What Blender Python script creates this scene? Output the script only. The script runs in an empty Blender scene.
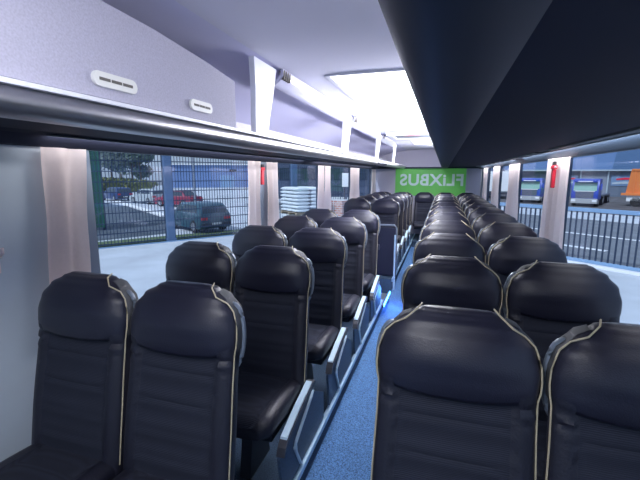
import bpy, bmesh, math, random
from mathutils import Vector, Matrix
random.seed(7)
PI = math.pi
scene = bpy.context.scene
COL = scene.collection
G = -1.34                      # outdoor ground level (bus seat platform is z = 0)

# ------------------------------------------------------------------ materials
def mat(name, color, rough=0.5, metal=0.0, spec=0.5, noise=None, bump=None, emit=None, coat=0.0, alpha=None):
    m = bpy.data.materials.new(name); m.use_nodes = True
    nt = m.node_tree; b = nt.nodes['Principled BSDF']
    c = (*color, 1)
    b.inputs['Base Color'].default_value = c
    b.inputs['Roughness'].default_value = rough
    b.inputs['Metallic'].default_value = metal
    b.inputs['Specular IOR Level'].default_value = spec
    b.inputs['Coat Weight'].default_value = coat
    tc = nt.nodes.new('ShaderNodeTexCoord')
    if noise:
        sc, amt = noise[0], noise[1]
        n = nt.nodes.new('ShaderNodeTexNoise'); n.inputs['Scale'].default_value = sc; n.inputs['Detail'].default_value = 4
        nt.links.new(tc.outputs['Object'], n.inputs['Vector'])
        r = nt.nodes.new('ShaderNodeValToRGB')
        r.color_ramp.elements[0].position = 0.3; r.color_ramp.elements[1].position = 0.7
        r.color_ramp.elements[0].color = (*[max(0, v*(1-amt)) for v in color], 1)
        r.color_ramp.elements[1].color = (*[min(1, v*(1+amt)) for v in color], 1)
        nt.links.new(n.outputs['Fac'], r.inputs['Fac']); nt.links.new(r.outputs['Color'], b.inputs['Base Color'])
    if bump:
        n2 = nt.nodes.new('ShaderNodeTexNoise'); n2.inputs['Scale'].default_value = bump[0]; n2.inputs['Detail'].default_value = 3
        nt.links.new(tc.outputs['Object'], n2.inputs['Vector'])
        bp = nt.nodes.new('ShaderNodeBump'); bp.inputs['Strength'].default_value = bump[1]; bp.inputs['Distance'].default_value = 0.01
        nt.links.new(n2.outputs['Fac'], bp.inputs['Height']); nt.links.new(bp.outputs['Normal'], b.inputs['Normal'])
    if emit:
        b.inputs['Emission Color'].default_value = (*emit[0], 1); b.inputs['Emission Strength'].default_value = emit[1]
    return m

def glass_mat(name, tint, refl=0.06):
    m = bpy.data.materials.new(name); m.use_nodes = True
    nt = m.node_tree; nt.nodes.clear()
    o = nt.nodes.new('ShaderNodeOutputMaterial'); mx = nt.nodes.new('ShaderNodeMixShader')
    t = nt.nodes.new('ShaderNodeBsdfTransparent'); g = nt.nodes.new('ShaderNodeBsdfGlossy')
    t.inputs['Color'].default_value = (*tint, 1); g.inputs['Roughness'].default_value = 0.03
    g.inputs['Color'].default_value = (0.8, 0.85, 1, 1)
    mx.inputs['Fac'].default_value = refl
    nt.links.new(t.outputs[0], mx.inputs[1]); nt.links.new(g.outputs[0], mx.inputs[2]); nt.links.new(mx.outputs[0], o.inputs[0])
    return m

def brick_mat(name, c1, c2, mortar, scale):
    m = mat(name, c1, 0.8); nt = m.node_tree; b = nt.nodes['Principled BSDF']
    br = nt.nodes.new('ShaderNodeTexBrick'); tc = nt.nodes.new('ShaderNodeTexCoord'); mp = nt.nodes.new('ShaderNodeMapping')
    mp.inputs['Rotation'].default_value = (PI/2, 0, 0)
    br.inputs['Color1'].default_value = (*c1, 1); br.inputs['Color2'].default_value = (*c2, 1); br.inputs['Mortar'].default_value = (*mortar, 1)
    br.inputs['Scale'].default_value = scale; br.inputs['Mortar Size'].default_value = 0.03
    nt.links.new(tc.outputs['Object'], mp.inputs['Vector']); nt.links.new(mp.outputs['Vector'], br.inputs['Vector'])
    nt.links.new(br.outputs['Color'], b.inputs['Base Color'])
    return m

def wave_mat(name, c1, c2, scale, rough=0.6, axis='X'):
    m = mat(name, c1, rough); nt = m.node_tree; b = nt.nodes['Principled BSDF']
    w = nt.nodes.new('ShaderNodeTexWave'); w.bands_direction = axis; w.inputs['Scale'].default_value = scale
    tc = nt.nodes.new('ShaderNodeTexCoord'); r = nt.nodes.new('ShaderNodeValToRGB')
    r.color_ramp.elements[0].color = (*c1, 1); r.color_ramp.elements[1].color = (*c2, 1)
    nt.links.new(tc.outputs['Object'], w.inputs['Vector']); nt.links.new(w.outputs['Fac'], r.inputs['Fac'])
    nt.links.new(r.outputs['Color'], b.inputs['Base Color'])
    bp = nt.nodes.new('ShaderNodeBump'); bp.inputs['Strength'].default_value = 0.4
    nt.links.new(w.outputs['Fac'], bp.inputs['Height']); nt.links.new(bp.outputs['Normal'], b.inputs['Normal'])
    return m

M = {}
M['leather'] = mat('leather', (0.016, 0.017, 0.034), 0.38, spec=0.5, bump=(260, 0.12))
M['fabric'] = wave_mat('fabric', (0.010, 0.013, 0.026), (0.019, 0.023, 0.042), 60, 0.85, 'Z')
M['bolster'] = mat('bolster', (0.013, 0.014, 0.027), 0.5, bump=(120, 0.15))
M['piping'] = mat('piping', (0.50, 0.44, 0.30), 0.55)
M['gusset'] = mat('gusset', (0.05, 0.055, 0.065), 0.7)
M['handle'] = mat('handle', (0.2, 0.24, 0.3), 0.32, metal=0.3)
M['shell'] = mat('shell', (0.03, 0.034, 0.05), 0.4)
M['side_panel'] = mat('side_panel', (0.03, 0.06, 0.115), 0.5, noise=(90, 0.3))
M['light_trim'] = mat('light_trim', (0.5, 0.66, 0.8), 0.35)
M['pedestal'] = mat('pedestal', (0.05, 0.06, 0.08), 0.4, metal=0.6)
M['carpet'] = mat('carpet', (0.06, 0.15, 0.32), 0.95, noise=(140, 0.75), bump=(200, 0.4))
M['carpet_dark'] = mat('carpet_dark', (0.04, 0.075, 0.13), 0.95, noise=(140, 0.5))
M['nosing'] = mat('nosing', (0.45, 0.66, 0.85), 0.35, metal=0.3)
M['wall'] = mat('wall_panel', (0.46, 0.53, 0.60), 0.55, noise=(3, 0.05))
M['fabric_wall'] = mat('fabric_wall', (0.47, 0.46, 0.56), 0.9, noise=(180, 0.1))
M['ceiling'] = mat('ceiling_panel', (0.68, 0.68, 0.82), 0.6)  # violet cast of the lens flare mixed into the base colour
M['cove'] = mat('cove_panel', (0.58, 0.58, 0.82), 0.5)
M['rack_dark'] = mat('rack_dark', (0.021, 0.024, 0.044), 0.75, spec=0.12)
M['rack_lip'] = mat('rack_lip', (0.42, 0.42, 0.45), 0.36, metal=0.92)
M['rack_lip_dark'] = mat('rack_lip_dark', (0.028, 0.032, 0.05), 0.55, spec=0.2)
M['rack_trim'] = mat('rack_trim', (0.85, 0.86, 0.92), 0.3)
M['valance'] = mat('valance', (0.02, 0.035, 0.06), 0.5, spec=0.25)
M['valance_strip'] = mat('valance_strip', (0.07, 0.09, 0.11), 0.5)
M['bracket'] = mat('bracket', (0.80, 0.82, 0.92), 0.4)
M['cove_trim'] = mat('cove_trim', (0.50, 0.50, 0.66), 0.2, spec=0.7)
M['vent'] = mat('vent_white', (0.80, 0.80, 0.76), 0.5)
M['slot'] = mat('vent_slot', (0.12, 0.11, 0.10), 0.7)
M['lamp'] = mat('lamp_diffuser', (1, 1, 1), 0.5, emit=((0.97, 0.97, 1.0), 6.0))
M['lamp_frame'] = mat('lamp_frame', (0.8, 0.8, 0.85), 0.4)
M['curtain'] = mat('curtain_cloth', (0.72, 0.60, 0.57), 0.9, noise=(60, 0.05))
def curtain_mat():
    m = mat('curtain_cloth', (0.92, 0.79, 0.76), 0.9, noise=(60, 0.04)); nt = m.node_tree; b = nt.nodes['Principled BSDF']
    tr = nt.nodes.new('ShaderNodeBsdfTranslucent'); tr.inputs['Color'].default_value = (1.0, 0.84, 0.80, 1)
    mx = nt.nodes.new('ShaderNodeMixShader'); mx.inputs['Fac'].default_value = 0.5
    nt.links.new(b.outputs[0], mx.inputs[1]); nt.links.new(tr.outputs[0], mx.inputs[2])
    nt.links.new(mx.outputs[0], nt.nodes['Material Output'].inputs['Surface'])
    return m
M['curtain'] = curtain_mat()
M['pillar'] = mat('pillar', (0.17, 0.22, 0.30), 0.5)
M['frame_blk'] = mat('window_gasket', (0.03, 0.045, 0.08), 0.4)
M['red'] = mat('red_plastic', (0.75, 0.02, 0.05), 0.4)
M['black'] = mat('black_plastic', (0.015, 0.015, 0.02), 0.5)
M['glass'] = glass_mat('window_glass', (0.80, 0.87, 0.96), 0.05)
M['sign_green'] = mat('sign_green', (0.11, 0.42, 0.09), 0.5, emit=((0.10, 0.45, 0.08), 0.2))  # slight emission put in for daylight through the translucent film
M['sign_letter'] = mat('sign_letter', (0.48, 0.62, 0.62), 0.5, emit=((0.45, 0.6, 0.6), 0.15))  # same added emission on the lettering, which is no lamp
M['hook'] = mat('hook_pink', (0.75, 0.62, 0.62), 0.5)
M['led'] = mat('blue_led', (0.1, 0.4, 1), 0.4, emit=((0.05, 0.35, 1.0), 14.0))
M['concrete'] = mat('pale_concrete', (0.52, 0.56, 0.61), 0.9, noise=(0.8, 0.12))
M['asphalt'] = mat('asphalt', (0.17, 0.19, 0.22), 0.9, noise=(1.2, 0.15))
M['asphalt_shaded'] = mat('asphalt_shaded', (0.075, 0.10, 0.13), 0.9, noise=(1.2, 0.2))  # asphalt darkened in its colour to stand for shade
M['yard'] = mat('yard_dirt', (0.10, 0.095, 0.10), 0.95, noise=(0.6, 0.3))
M['grass'] = mat('grass', (0.10, 0.15, 0.07), 0.95, noise=(6, 0.4))
M['hedge'] = mat('hedge', (0.13, 0.15, 0.06), 0.95, noise=(3, 0.4))
M['mark'] = mat('road_mark', (0.8, 0.82, 0.85), 0.8)
M['fence_dark'] = mat('fence_wire', (0.03, 0.05, 0.10), 0.5, metal=0.2)
M['fence_post'] = mat('fence_post', (0.10, 0.17, 0.30), 0.5)
M['fence_blue'] = mat('fence_blue', (0.22, 0.36, 0.55), 0.45)
M['fence_bar'] = mat('fence_bar', (0.02, 0.035, 0.07), 0.45)
M['green_corr'] = wave_mat('green_corrugated', (0.006, 0.06, 0.045), (0.012, 0.12, 0.085), 1.6, 0.5, 'X')
M['bark'] = mat('bark', (0.09, 0.07, 0.06), 0.9, noise=(8, 0.4))
M['leaf'] = mat('leaf', (0.09, 0.14, 0.12), 0.8, noise=(3, 0.4))
M['leaf2'] = mat('leaf_pale', (0.17, 0.22, 0.21), 0.8, noise=(3, 0.4))
M['wh_blue'] = wave_mat('blue_cladding', (0.13, 0.21, 0.42), (0.17, 0.27, 0.50), 1.2, 0.5, 'X')
M['wh_grey'] = mat('grey_cladding', (0.12, 0.155, 0.21), 0.6, noise=(0.3, 0.1))
M['wh_pale'] = mat('pale_cladding', (0.22, 0.25, 0.30), 0.6)
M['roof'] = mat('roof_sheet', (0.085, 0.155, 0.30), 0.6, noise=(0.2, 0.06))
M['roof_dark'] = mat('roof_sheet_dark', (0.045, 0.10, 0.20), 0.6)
M['gutter'] = mat('gutter', (0.42, 0.50, 0.56), 0.4)
M['sign_blue'] = mat('sign_blue', (0.16, 0.26, 0.42), 0.5)
M['orange'] = mat('orange_paint', (0.75, 0.22, 0.05), 0.5)
M['white'] = mat('white_paint', (0.75, 0.78, 0.8), 0.5)
M['sack'] = mat('sack_white', (0.72, 0.78, 0.82), 0.7, noise=(4, 0.08))
M['wood'] = mat('pallet_wood', (0.32, 0.27, 0.2), 0.8, noise=(12, 0.3))
M['brick'] = brick_mat('bricks', (0.48, 0.22, 0.18), (0.56, 0.40, 0.36), (0.6, 0.6, 0.62), 2.2)
M['tyre'] = mat('tyre', (0.02, 0.02, 0.022), 0.8)
M['rim'] = mat('wheel_rim', (0.5, 0.52, 0.55), 0.3, metal=0.8)
M['car_glass'] = mat('car_glass', (0.03, 0.05, 0.07), 0.08, spec=0.8)
M['tail'] = mat('tail_lamp', (0.6, 0.03, 0.05), 0.3)
M['lampw'] = mat('head_lamp', (0.8, 0.82, 0.85), 0.2)
M['plate'] = mat('number_plate', (0.75, 0.77, 0.75), 0.5)
M['truck_blue'] = mat('truck_blue', (0.03, 0.07, 0.42), 0.35)
M['truck_glass'] = mat('truck_glass', (0.24, 0.42, 0.36), 0.2)
M['grille'] = mat('grille', (0.16, 0.17, 0.19), 0.5)
M['chrome'] = mat('bumper_grey', (0.36, 0.38, 0.40), 0.4)
M['dark_bld'] = mat('dark_building', (0.06, 0.085, 0.14), 0.6, noise=(0.5, 0.2))

# ------------------------------------------------------------------ builders
class MB:
    def __init__(s): s.bm = bmesh.new()
    def box(s, x0, x1, y0, y1, z0, z1, bevel=0.0, mi=0, matrix=None):
        vs = [s.bm.verts.new((x, y, z)) for x in (x0, x1) for y in (y0, y1) for z in (z0, z1)]
        fs = [s.bm.faces.new([vs[i] for i in q]) for q in ((0,1,3,2),(4,6,7,5),(0,4,5,1),(2,3,7,6),(0,2,6,4),(1,5,7,3))]
        for f in fs: f.material_index = mi
        if matrix is not None: bmesh.ops.transform(s.bm, matrix=matrix, verts=vs)
        if bevel > 0:
            es = list({e for f in fs for e in f.edges})
            r = bmesh.ops.bevel(s.bm, geom=es, offset=bevel, segments=2, affect='EDGES', profile=0.6)
            for f in r['faces']: f.material_index = mi
        return s
    def prism(s, pts, a0, a1, axis='x', mi=0):
        """pts: polygon in the plane across the axis; extruded from a0 to a1"""
        def P(p, a):
            return {'x': (a, p[0], p[1]), 'y': (p[0], a, p[1]), 'z': (p[0], p[1], a)}[axis]
        A = [s.bm.verts.new(P(p, a0)) for p in pts]; B = [s.bm.verts.new(P(p, a1)) for p in pts]
        n = len(pts); fs = []
        for i in range(n): fs.append(s.bm.faces.new((A[i], A[(i+1) % n], B[(i+1) % n], B[i])))
        fs.append(s.bm.faces.new(A[::-1])); fs.append(s.bm.faces.new(B))
        for f in fs: f.material_index = mi
        return s
    def tube(s, pts, r, n=8, mi=0, closed=False):
        pts = [Vector(p) for p in pts]; rings = []
        up = Vector((0, 0, 1))
        for i, p in enumerate(pts):
            if closed: d = pts[(i+1) % len(pts)] - pts[i-1]
            else: d = pts[min(i+1, len(pts)-1)] - pts[max(i-1, 0)]
            d.normalize()
            ref = up if abs(d.z) < 0.95 else Vector((0, 1, 0))
            a = d.cross(ref).normalized(); b = d.cross(a)
            rr = r[i] if isinstance(r, (list, tuple)) else r
            rings.append([s.bm.verts.new(p + a*rr*math.cos(2*PI*k/n) + b*rr*math.sin(2*PI*k/n)) for k in range(n)])
        m = len(rings)
        for i in range(m if closed else m-1):
            A, B = rings[i], rings[(i+1) % m]
            for k in range(n):
                f = s.bm.faces.new((A[k], A[(k+1) % n], B[(k+1) % n], B[k])); f.material_index = mi
        if not closed:
            s.bm.faces.new(rings[0][::-1]).material_index = mi; s.bm.faces.new(rings[-1]).material_index = mi
        return s
    def loft(s, rings, caps=True, mi=0):
        R = [[s.bm.verts.new(p) for p in ring] for ring in rings]; n = len(R[0])
        for A, B in zip(R, R[1:]):
            for k in range(n):
                s.bm.faces.new((A[k], A[(k+1) % n], B[(k+1) % n], B[k])).material_index = mi
        if caps:
            s.bm.faces.new(R[0][::-1]).material_index = mi; s.bm.faces.new(R[-1]).material_index = mi
        return s
    def sheet(s, rows, mi=0):
        R = [[s.bm.verts.new(p) for p in row] for row in rows]
        for A, B in zip(R, R[1:]):
            for k in range(len(A)-1):
                s.bm.faces.new((A[k], A[k+1], B[k+1], B[k])).material_index = mi
        return s
    def cyl(s, c, r, h, axis='x', n=20, mi=0):
        c = Vector(c); v = {'x': Vector((1,0,0)), 'y': Vector((0,1,0)), 'z': Vector((0,0,1))}[axis]
        return s.tube([c - v*h/2, c + v*h/2], r, n, mi)
    def build(s, name, mats, parent=None, smooth=False, loc=None, ang=45):
        if not isinstance(mats, (list, tuple)): mats = [mats]
        bmesh.ops.recalc_face_normals(s.bm, faces=s.bm.faces[:])
        me = bpy.data.meshes.new(name); s.bm.to_mesh(me); s.bm.free()
        for m in mats: me.materials.append(m)
        if smooth:
            for p in me.polygons: p.use_smooth = True
            try: me.set_sharp_from_angle(angle=math.radians(ang))
            except Exception: pass
        o = bpy.data.objects.new(name, me); COL.objects.link(o)
        if parent is not None: o.parent = parent
        if loc is not None: o.location = loc
        return o

def tag(o, label, cat, group=None, kind=None):
    o['label'] = label; o['category'] = cat
    if group: o['group'] = group
    if kind: o['kind'] = kind
    return o
def thing(name, label, cat, loc=(0,0,0), rotz=0, group=None):
    o = bpy.data.objects.new(name, None); COL.objects.link(o)
    o.location = loc; o.rotation_euler = (0, 0, rotz); o.empty_display_size = 0.2
    return tag(o, label, cat, group)
def struct(o, label=None):
    o['kind'] = 'structure'
    if label: o['label'] = label
    return o
def copy_tree(o, parent=None):
    c = o.copy(); COL.objects.link(c); c.parent = parent
    for ch in list(o.children): copy_tree(ch, c)
    return c

# ------------------------------------------------------------------ camera
F = 390.0; VX, VY = 444.0, 174.0
pit = math.atan((240-VY)/F); yaw = math.atan((VX-320)/F*math.cos(pit))
fw = Vector((-math.sin(yaw)*math.cos(pit), math.cos(yaw)*math.cos(pit), -math.sin(pit)))
cam = bpy.data.cameras.new('camera'); cam.sensor_width = 36; cam.lens = 36*F/640; cam.clip_end = 500; cam.clip_start = 0.02
co = bpy.data.objects.new('camera', cam); COL.objects.link(co)
co.location = (0.44, 0, 1.56); co.rotation_euler = fw.to_track_quat('-Z', 'Y').to_euler()
scene.camera = co

# ------------------------------------------------------------------ bus shell
YF, YB = -1.6, 10.5            # front and rear of the cabin
WX = 1.32                      # half width
SILL, HEAD = 0.74, 1.70
STAIR0, STAIR1 = 4.72, 5.72

m = MB()
# seat platforms left (gap for the stairwell) and right, aisle between
AZ = -0.14
m.box(-WX, -0.22, YF, STAIR0, AZ-0.08, 0); m.box(-WX, -0.22, STAIR1, YB, AZ-0.08, 0)
m.box(0.22, WX, YF, YB, AZ-0.08, 0)
struct(m.build('floor', M['carpet_dark']), 'dark blue carpeted seat platforms either side of the aisle')
struct(MB().box(-0.22, 0.22, YF, YB, AZ-0.08, AZ).build('floor_aisle', M['carpet']), 'blue speckled carpet of the sunken aisle')
m = MB()
for i, (z, x) in enumerate(((-0.36, -0.22), (-0.60, -0.52), (-0.84, -0.82), (-1.02, -1.1))):
    m.box(-WX, x, STAIR0, STAIR1, z-0.05, z)
struct(m.build('floor_stairwell', M['carpet_dark']))
# platform edge strips
for k, (x0, x1, y0, y1) in enumerate(((-0.235, -0.205, YF, STAIR0), (-0.235, -0.205, STAIR1, YB), (0.205, 0.235, YF, YB))):
    struct(MB().box(x0, x1, y0, y1, -0.03, 0.006).build('trim_%d' % (k+1), M['nosing']), 'pale metal edge strip along the seat platform')

# walls with windows
PW = 0.045
PILL = {'left': [1.56, 3.55, 5.62, 7.70, 9.95], 'right': [1.40, 3.50, 5.48, 7.25, 9.0, 10.1]}
for side, sx in (('left', -1), ('right', 1)):
    m = MB()
    xa, xb = sorted((sx*WX, sx*(WX+0.06)))
    m.box(xa, xb, YF, YB, -0.25, SILL); m.box(xa, xb, YF, YB, HEAD, 2.3)
    m.box(*sorted((sx*(WX-0.05), sx*WX)), 1.56 if side == 'left' else YF, YB, SILL-0.03, SILL, bevel=0.006)       # sill ledge
    if side == 'left': m.box(xa, xb, -0.6, 1.54, SILL, HEAD)
    struct(m.build('wall_' + side, M['wall']), 'grey blue moulded bus side wall panel')
    for j, y in enumerate(PILL[side]):
        pw = 0.13 if (side == 'left' and j == 1) else PW
        MBp = MB().box(*sorted((sx*(WX-0.015), sx*(WX+0.032))), y-PW, y+2*pw-PW, SILL, HEAD, bevel=0.01)
        struct(MBp.build('trim_%d' % (10 + j + (20 if sx > 0 else 0)), M['pillar']), 'blue grey pillar between two bus windows')
    ys = [YF] + PILL[side] + [YB]
    n = 1
    for y0, y1 in zip(ys, ys[1:]):
        a, b = y0 + (PW if y0 != YF else 0), y1 - (PW if y1 != YB else 0)
        if side == 'left' and y0 == YF: b = -0.6
        if b - a < 0.15: continue
        w = MB().box(*sorted((sx*(WX+0.02), sx*(WX+0.028))), a, b, SILL, HEAD).build('window_%d' % (n + (10 if sx > 0 else 0)), M['glass'])
        struct(w, 'tinted side window pane of the bus')
        f = MB()
        xs = sorted((sx*(WX+0.008), sx*(WX+0.045))); t = 0.018
        f.box(*xs, a, a+t, SILL, HEAD); f.box(*xs, b-t, b, SILL, HEAD); f.box(*xs, a, b, SILL, SILL+t); f.box(*xs, a, b, HEAD-t, HEAD)
        f.build('window_frame', M['frame_blk'], w)
        n += 1
# rear wall and rear window with the green film
m = MB()
RX0, RX1, RZ0, RZ1 = -0.77, 0.97, 1.00, 1.70
m.box(-WX, RX0, YB, YB+0.06, -0.25, 2.3); m.box(RX1, WX, YB, YB+0.06, -0.25, 2.3)
m.box(RX0, RX1, YB, YB+0.06, -0.25, RZ0); m.box(RX0, RX1, YB, YB+0.06, RZ1, 2.3)
struct(m.build('wall_rear', M['fabric_wall']), 'pale grey rear bulkhead of the bus')
rw = struct(MB().box(RX0, RX1, YB+0.03, YB+0.036, RZ0, RZ1).build('window_30', M['glass']), 'rear window of the bus behind the green film')
film = thing('window_film', 'bright green film with reversed white lettering across the rear window', 'sign', ((RX0+RX1)/2, YB-0.02, RZ0))
MB().box(RX0-film.location.x, RX1-film.location.x, 0, 0.008, 0, RZ1-RZ0).build('green_sheet', M['sign_green'], film)
def text_mesh(body, size, extrude, offset, name):
    cu = bpy.data.curves.new(name, 'FONT'); cu.body = body; cu.size = size; cu.extrude = extrude; cu.offset = offset
    cu.align_x = 'CENTER'; cu.space_character = 1.08
    t = bpy.data.objects.new(name, cu); COL.objects.link(t)
    bpy.context.view_layer.update()
    me = bpy.data.meshes.new_from_object(t.evaluated_get(bpy.context.evaluated_depsgraph_get()))
    bpy.data.objects.remove(t); return me
me = text_mesh('FLiXBUS', 0.40, 0.002, 0.011, 'lettering'); me.materials.append(M['sign_letter'])
lt = bpy.data.objects.new('lettering', me); COL.objects.link(lt); lt.parent = film
bx = [v.co.x for v in me.vertices]; wdt = max(bx)-min(bx)
lt.rotation_euler = (PI/2, 0, PI)                    # faces the road behind: reads reversed from inside
lt.scale = (1.56/wdt, 1, 1); lt.location = (0.03 + 1.56/wdt*(max(bx)+min(bx))/2, -0.004, 0.275)
# front of the cabin (behind the viewpoint) and the windscreen
m = MB(); m.box(-WX, WX, YF-0.06, YF, -0.25, 0.5); m.box(-WX, WX, YF-0.06, YF, 1.9, 2.3)
struct(m.build('wall_front', M['wall']))
struct(MB().box(-WX, WX, YF-0.04, YF-0.032, 0.5, 1.9).build('window_31', M['glass']))

# ceiling : flat middle, coves down to the walls
CZ = 2.17
prof = [(-WX, 1.90), (-1.15, 2.03), (-0.85, 2.11), (-0.50, 2.165), (-0.2, CZ+0.01), (0.2, CZ+0.01), (0.50, 2.165), (0.85, 2.11), (1.15, 2.03), (WX, 1.90)]
m = MB()
def ext(profile, y0, y1, mi=0, t=0.03):
    m.prism(profile + [(x, z+t) for x, z in profile[::-1]], y0, y1, 'y', mi)
ext(prof[:4], YF, YB, 1); ext(prof[3:7], YF, YB, 0); ext(prof[6:], YF, YB, 1)
struct(m.build('ceiling', [M['ceiling'], M['cove']], smooth=True), 'pale ceiling, violet flare tint in its colour, with coves over the racks')

# ------------------------------------------------------------------ luggage racks
def rack(side):
    if side == 'left':
        label = 'left luggage rack with bright rounded lip and dark underside'; sx = -1; xi = 0.51
    else:
        label = 'right luggage rack seen from below as a broad dark underside'; sx = 1; xi = 0.37
    t = thing('luggage_rack', label, 'luggage rack', (0, 0, 1.68))
    z0 = 1.68
    def pr(pts): return [(sx*x, z-z0) for x, z in pts]
    top = 1.775
    # shelf body
    body = pr([(xi+0.06, 1.722), (1.16, 1.735), (WX-0.02, 1.735), (WX-0.02, 1.775), (xi+0.06, 1.765)])
    MB().prism(body, YF+0.02, YB-0.02, 'y').build('shelf', M['rack_dark'], t)
    # rounded lip
    lip = []
    for k in range(13):
        a = PI*0.5 + PI*k/12
        lip.append((xi+0.06 + 0.06*math.cos(a), 1.732 + 0.038*math.sin(a)))
    lip = pr(lip + [(xi+0.12, 1.70), (xi+0.16, 1.722), (xi+0.12, 1.766)])
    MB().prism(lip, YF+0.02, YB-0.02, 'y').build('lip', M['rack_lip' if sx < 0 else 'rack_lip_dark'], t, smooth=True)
    tr = pr([(xi+0.004, 1.764), (xi+0.004, 1.776), (xi+0.03, 1.780), (xi+0.05, 1.776), (xi+0.05, 1.766)])
    MB().prism(tr, YF+0.02, YB-0.02, 'y').build('edge_trim', M['rack_trim'], t, smooth=True)
    v = pr([(1.155, 1.735), (1.20, 1.725), (1.275, 1.685), (1.298, 1.68), (1.298, 1.735)])
    MB().prism(v, YF+0.02, YB-0.02, 'y').build('valance', M['valance' if sx > 0 else 'rack_dark'], t)
    ys = [YF+0.02] + PILL[side] + [YB-0.02]
    for a, b in zip(ys, ys[1:]):
        if b-a < 0.5 or side == 'left': continue
        s = pr([(1.135, 1.7345), (1.135, 1.726), (1.165, 1.722), (1.165, 1.7345)])
        MB().prism(s, a+0.12, b-0.3, 'y').build('light_strip', M['valance_strip'], t)
    return t
rack('left'); rack('right')
# fabric back strip inside the left rack
struct(MB().prism([(-1.06, 1.775), (-1.04, 1.775), (-1.0, 1.93), (-1.02, 1.93)], 1.75, YB-0.05, 'y').build('trim_50', M['fabric_wall']), 'pale fabric strip along the back of the left rack')
# closed locker front above the left rack, with two oval vents
lk = thing('locker_panel', 'lavender grey fabric locker front above the left rack with two vents', 'panel', (-0.54, 0, 1.777))
MB().prism([(YF+0.05, 0.004), (1.74, 0.004), (1.74, 0.215), (1.50, 0.245), (1.2, 0.27), (YF+0.05, 0.36)], -0.01, 0.01, 'x').build('front', M['fabric_wall'], lk)
MB().prism([(-0.6, 0), (-0.01, 0), (-0.01, 0.215), (-0.3, 0.30), (-0.6, 0.25)], 1.72, 1.738, 'y').build('end_panel', M['fabric_wall'], lk)
def vent(y, z, w, h):
    v = MB(); pts = []
    for k in range(24):
        a = 2*PI*k/24; r = h/2
        pts.append((y + (w/2-r)*(1 if math.cos(a) >= 0 else -1) + r*math.cos(a), z + r*math.sin(a)))
    v.prism(pts, 0.009, 0.019, 'x'); o = v.build('vent', M['vent'], lk, smooth=True)
    s = MB()
    for q in (-1, 0, 1): s.box(0.0185, 0.0205, y+q*w*0.26-w*0.115, y+q*w*0.26+w*0.115, z-h*0.10, z+h*0.10)
    s.build('slot', M['slot'], o)
vent(1.005, 0.056, 0.17, 0.042); vent(1.45, 0.056, 0.15, 0.042)

# white rack brackets and glossy cove trims, one per bay
by = [2.03, 3.98, 6.0, 8.0]
ordn = ['nearest of the row, glowing at its edge', 'second from the camera, beyond the first cove rail', 'third from the camera', 'farthest, near the rear bulkhead']
for i, y in enumerate(by):
    b = MB()
    b.loft([[(x, yy, z) for x, yy in ((-0.53-dx, y-w), (-0.50-dx, y-w), (-0.50-dx, y+w), (-0.53-dx, y+w))]
            for z, w, dx in ((1.775, 0.075, 0.03), (1.86, 0.085, 0.025), (2.0, 0.11, 0.01), (2.145, 0.14, 0.0))])
    o = b.build('rack_bracket', M['bracket'])
    tag(o, 'white tapered rack bracket, ' + ordn[i], 'bracket', 'rack brackets')
for i, (y0, y1) in enumerate(((2.2, 3.84), (4.14, 5.86), (6.15, 7.86))):
    p = [(-0.55, 2.065), (-0.52, 2.072), (-0.495, 2.09), (-0.475, 2.12), (-0.47, 2.155), (-0.482, 2.157), (-0.49, 2.125), (-0.508, 2.102), (-0.53, 2.088), (-0.555, 2.08)]
    t = thing('cove_rail', ['curved glossy cove rail between the first and second brackets', 'curved glossy cove rail between the second and third brackets', 'curved glossy cove rail between the third and fourth brackets'][i], 'rail', (0, y0, 0), 0, 'cove rails')
    MB().prism(p, 0, y1-y0, 'y').build('cover', M['cove_trim'], t, smooth=True)
    g = MB()
    for k in range(4): g.box(-0.50, -0.468, 0.01+k*0.03, 0.02+k*0.03, 2.10, 2.15)
    g.build('grille', M['slot'], t)

# ceiling lamps (real fixtures: frame + glowing diffuser + area lamp) and the roof hatch
def ceiling_lamp(y0, y1, x0, x1, label, power):
    t = thing('ceiling_lamp', label, 'lamp', ((x0+x1)/2, (y0+y1)/2, CZ-0.004), 0, 'ceiling lamps')
    hx, hy = (x1-x0)/2, (y1-y0)/2
    f = MB(); f.box(-hx-0.03, hx+0.015, -hy-0.015, -hy, 0, 0.04); f.box(-hx-0.03, hx+0.03, hy, hy+0.03, 0, 0.04)
    f.box(-hx-0.03, -hx, -hy, hy, 0, 0.04); f.box(hx, hx+0.03, -hy, hy, 0, 0.04)
    f.build('frame', M['bracket'], t)
    MB().box(-hx, hx, -hy, hy, 0.008, 0.03).build('diffuser', M['lamp'], t)
    l = bpy.data.lights.new('ceiling_glow', 'AREA'); l.shape = 'RECTANGLE'; l.size = hx*2; l.size_y = hy*2; l.energy = power
    l.color = (0.93, 0.94, 1.0)
    lo = bpy.data.objects.new('ceiling_glow', l); COL.objects.link(lo); lo.location = (t.location.x, t.location.y, CZ-0.01)
    return t
ceiling_lamp(2.5, 5.0, -0.28, 0.25, 'white ceiling lamp, broadened for its bloom, between the first two brackets', 40)  # diffuser made broad to take in the white bloom around the lamp
ceiling_lamp(7.5, 8.6, -0.16, 0.16, 'white ceiling lamp beyond the roof hatch near the rear', 50)
ceiling_lamp(-0.9, 0.5, -0.16, 0.16, 'white ceiling lamp above the viewpoint', 16)
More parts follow.
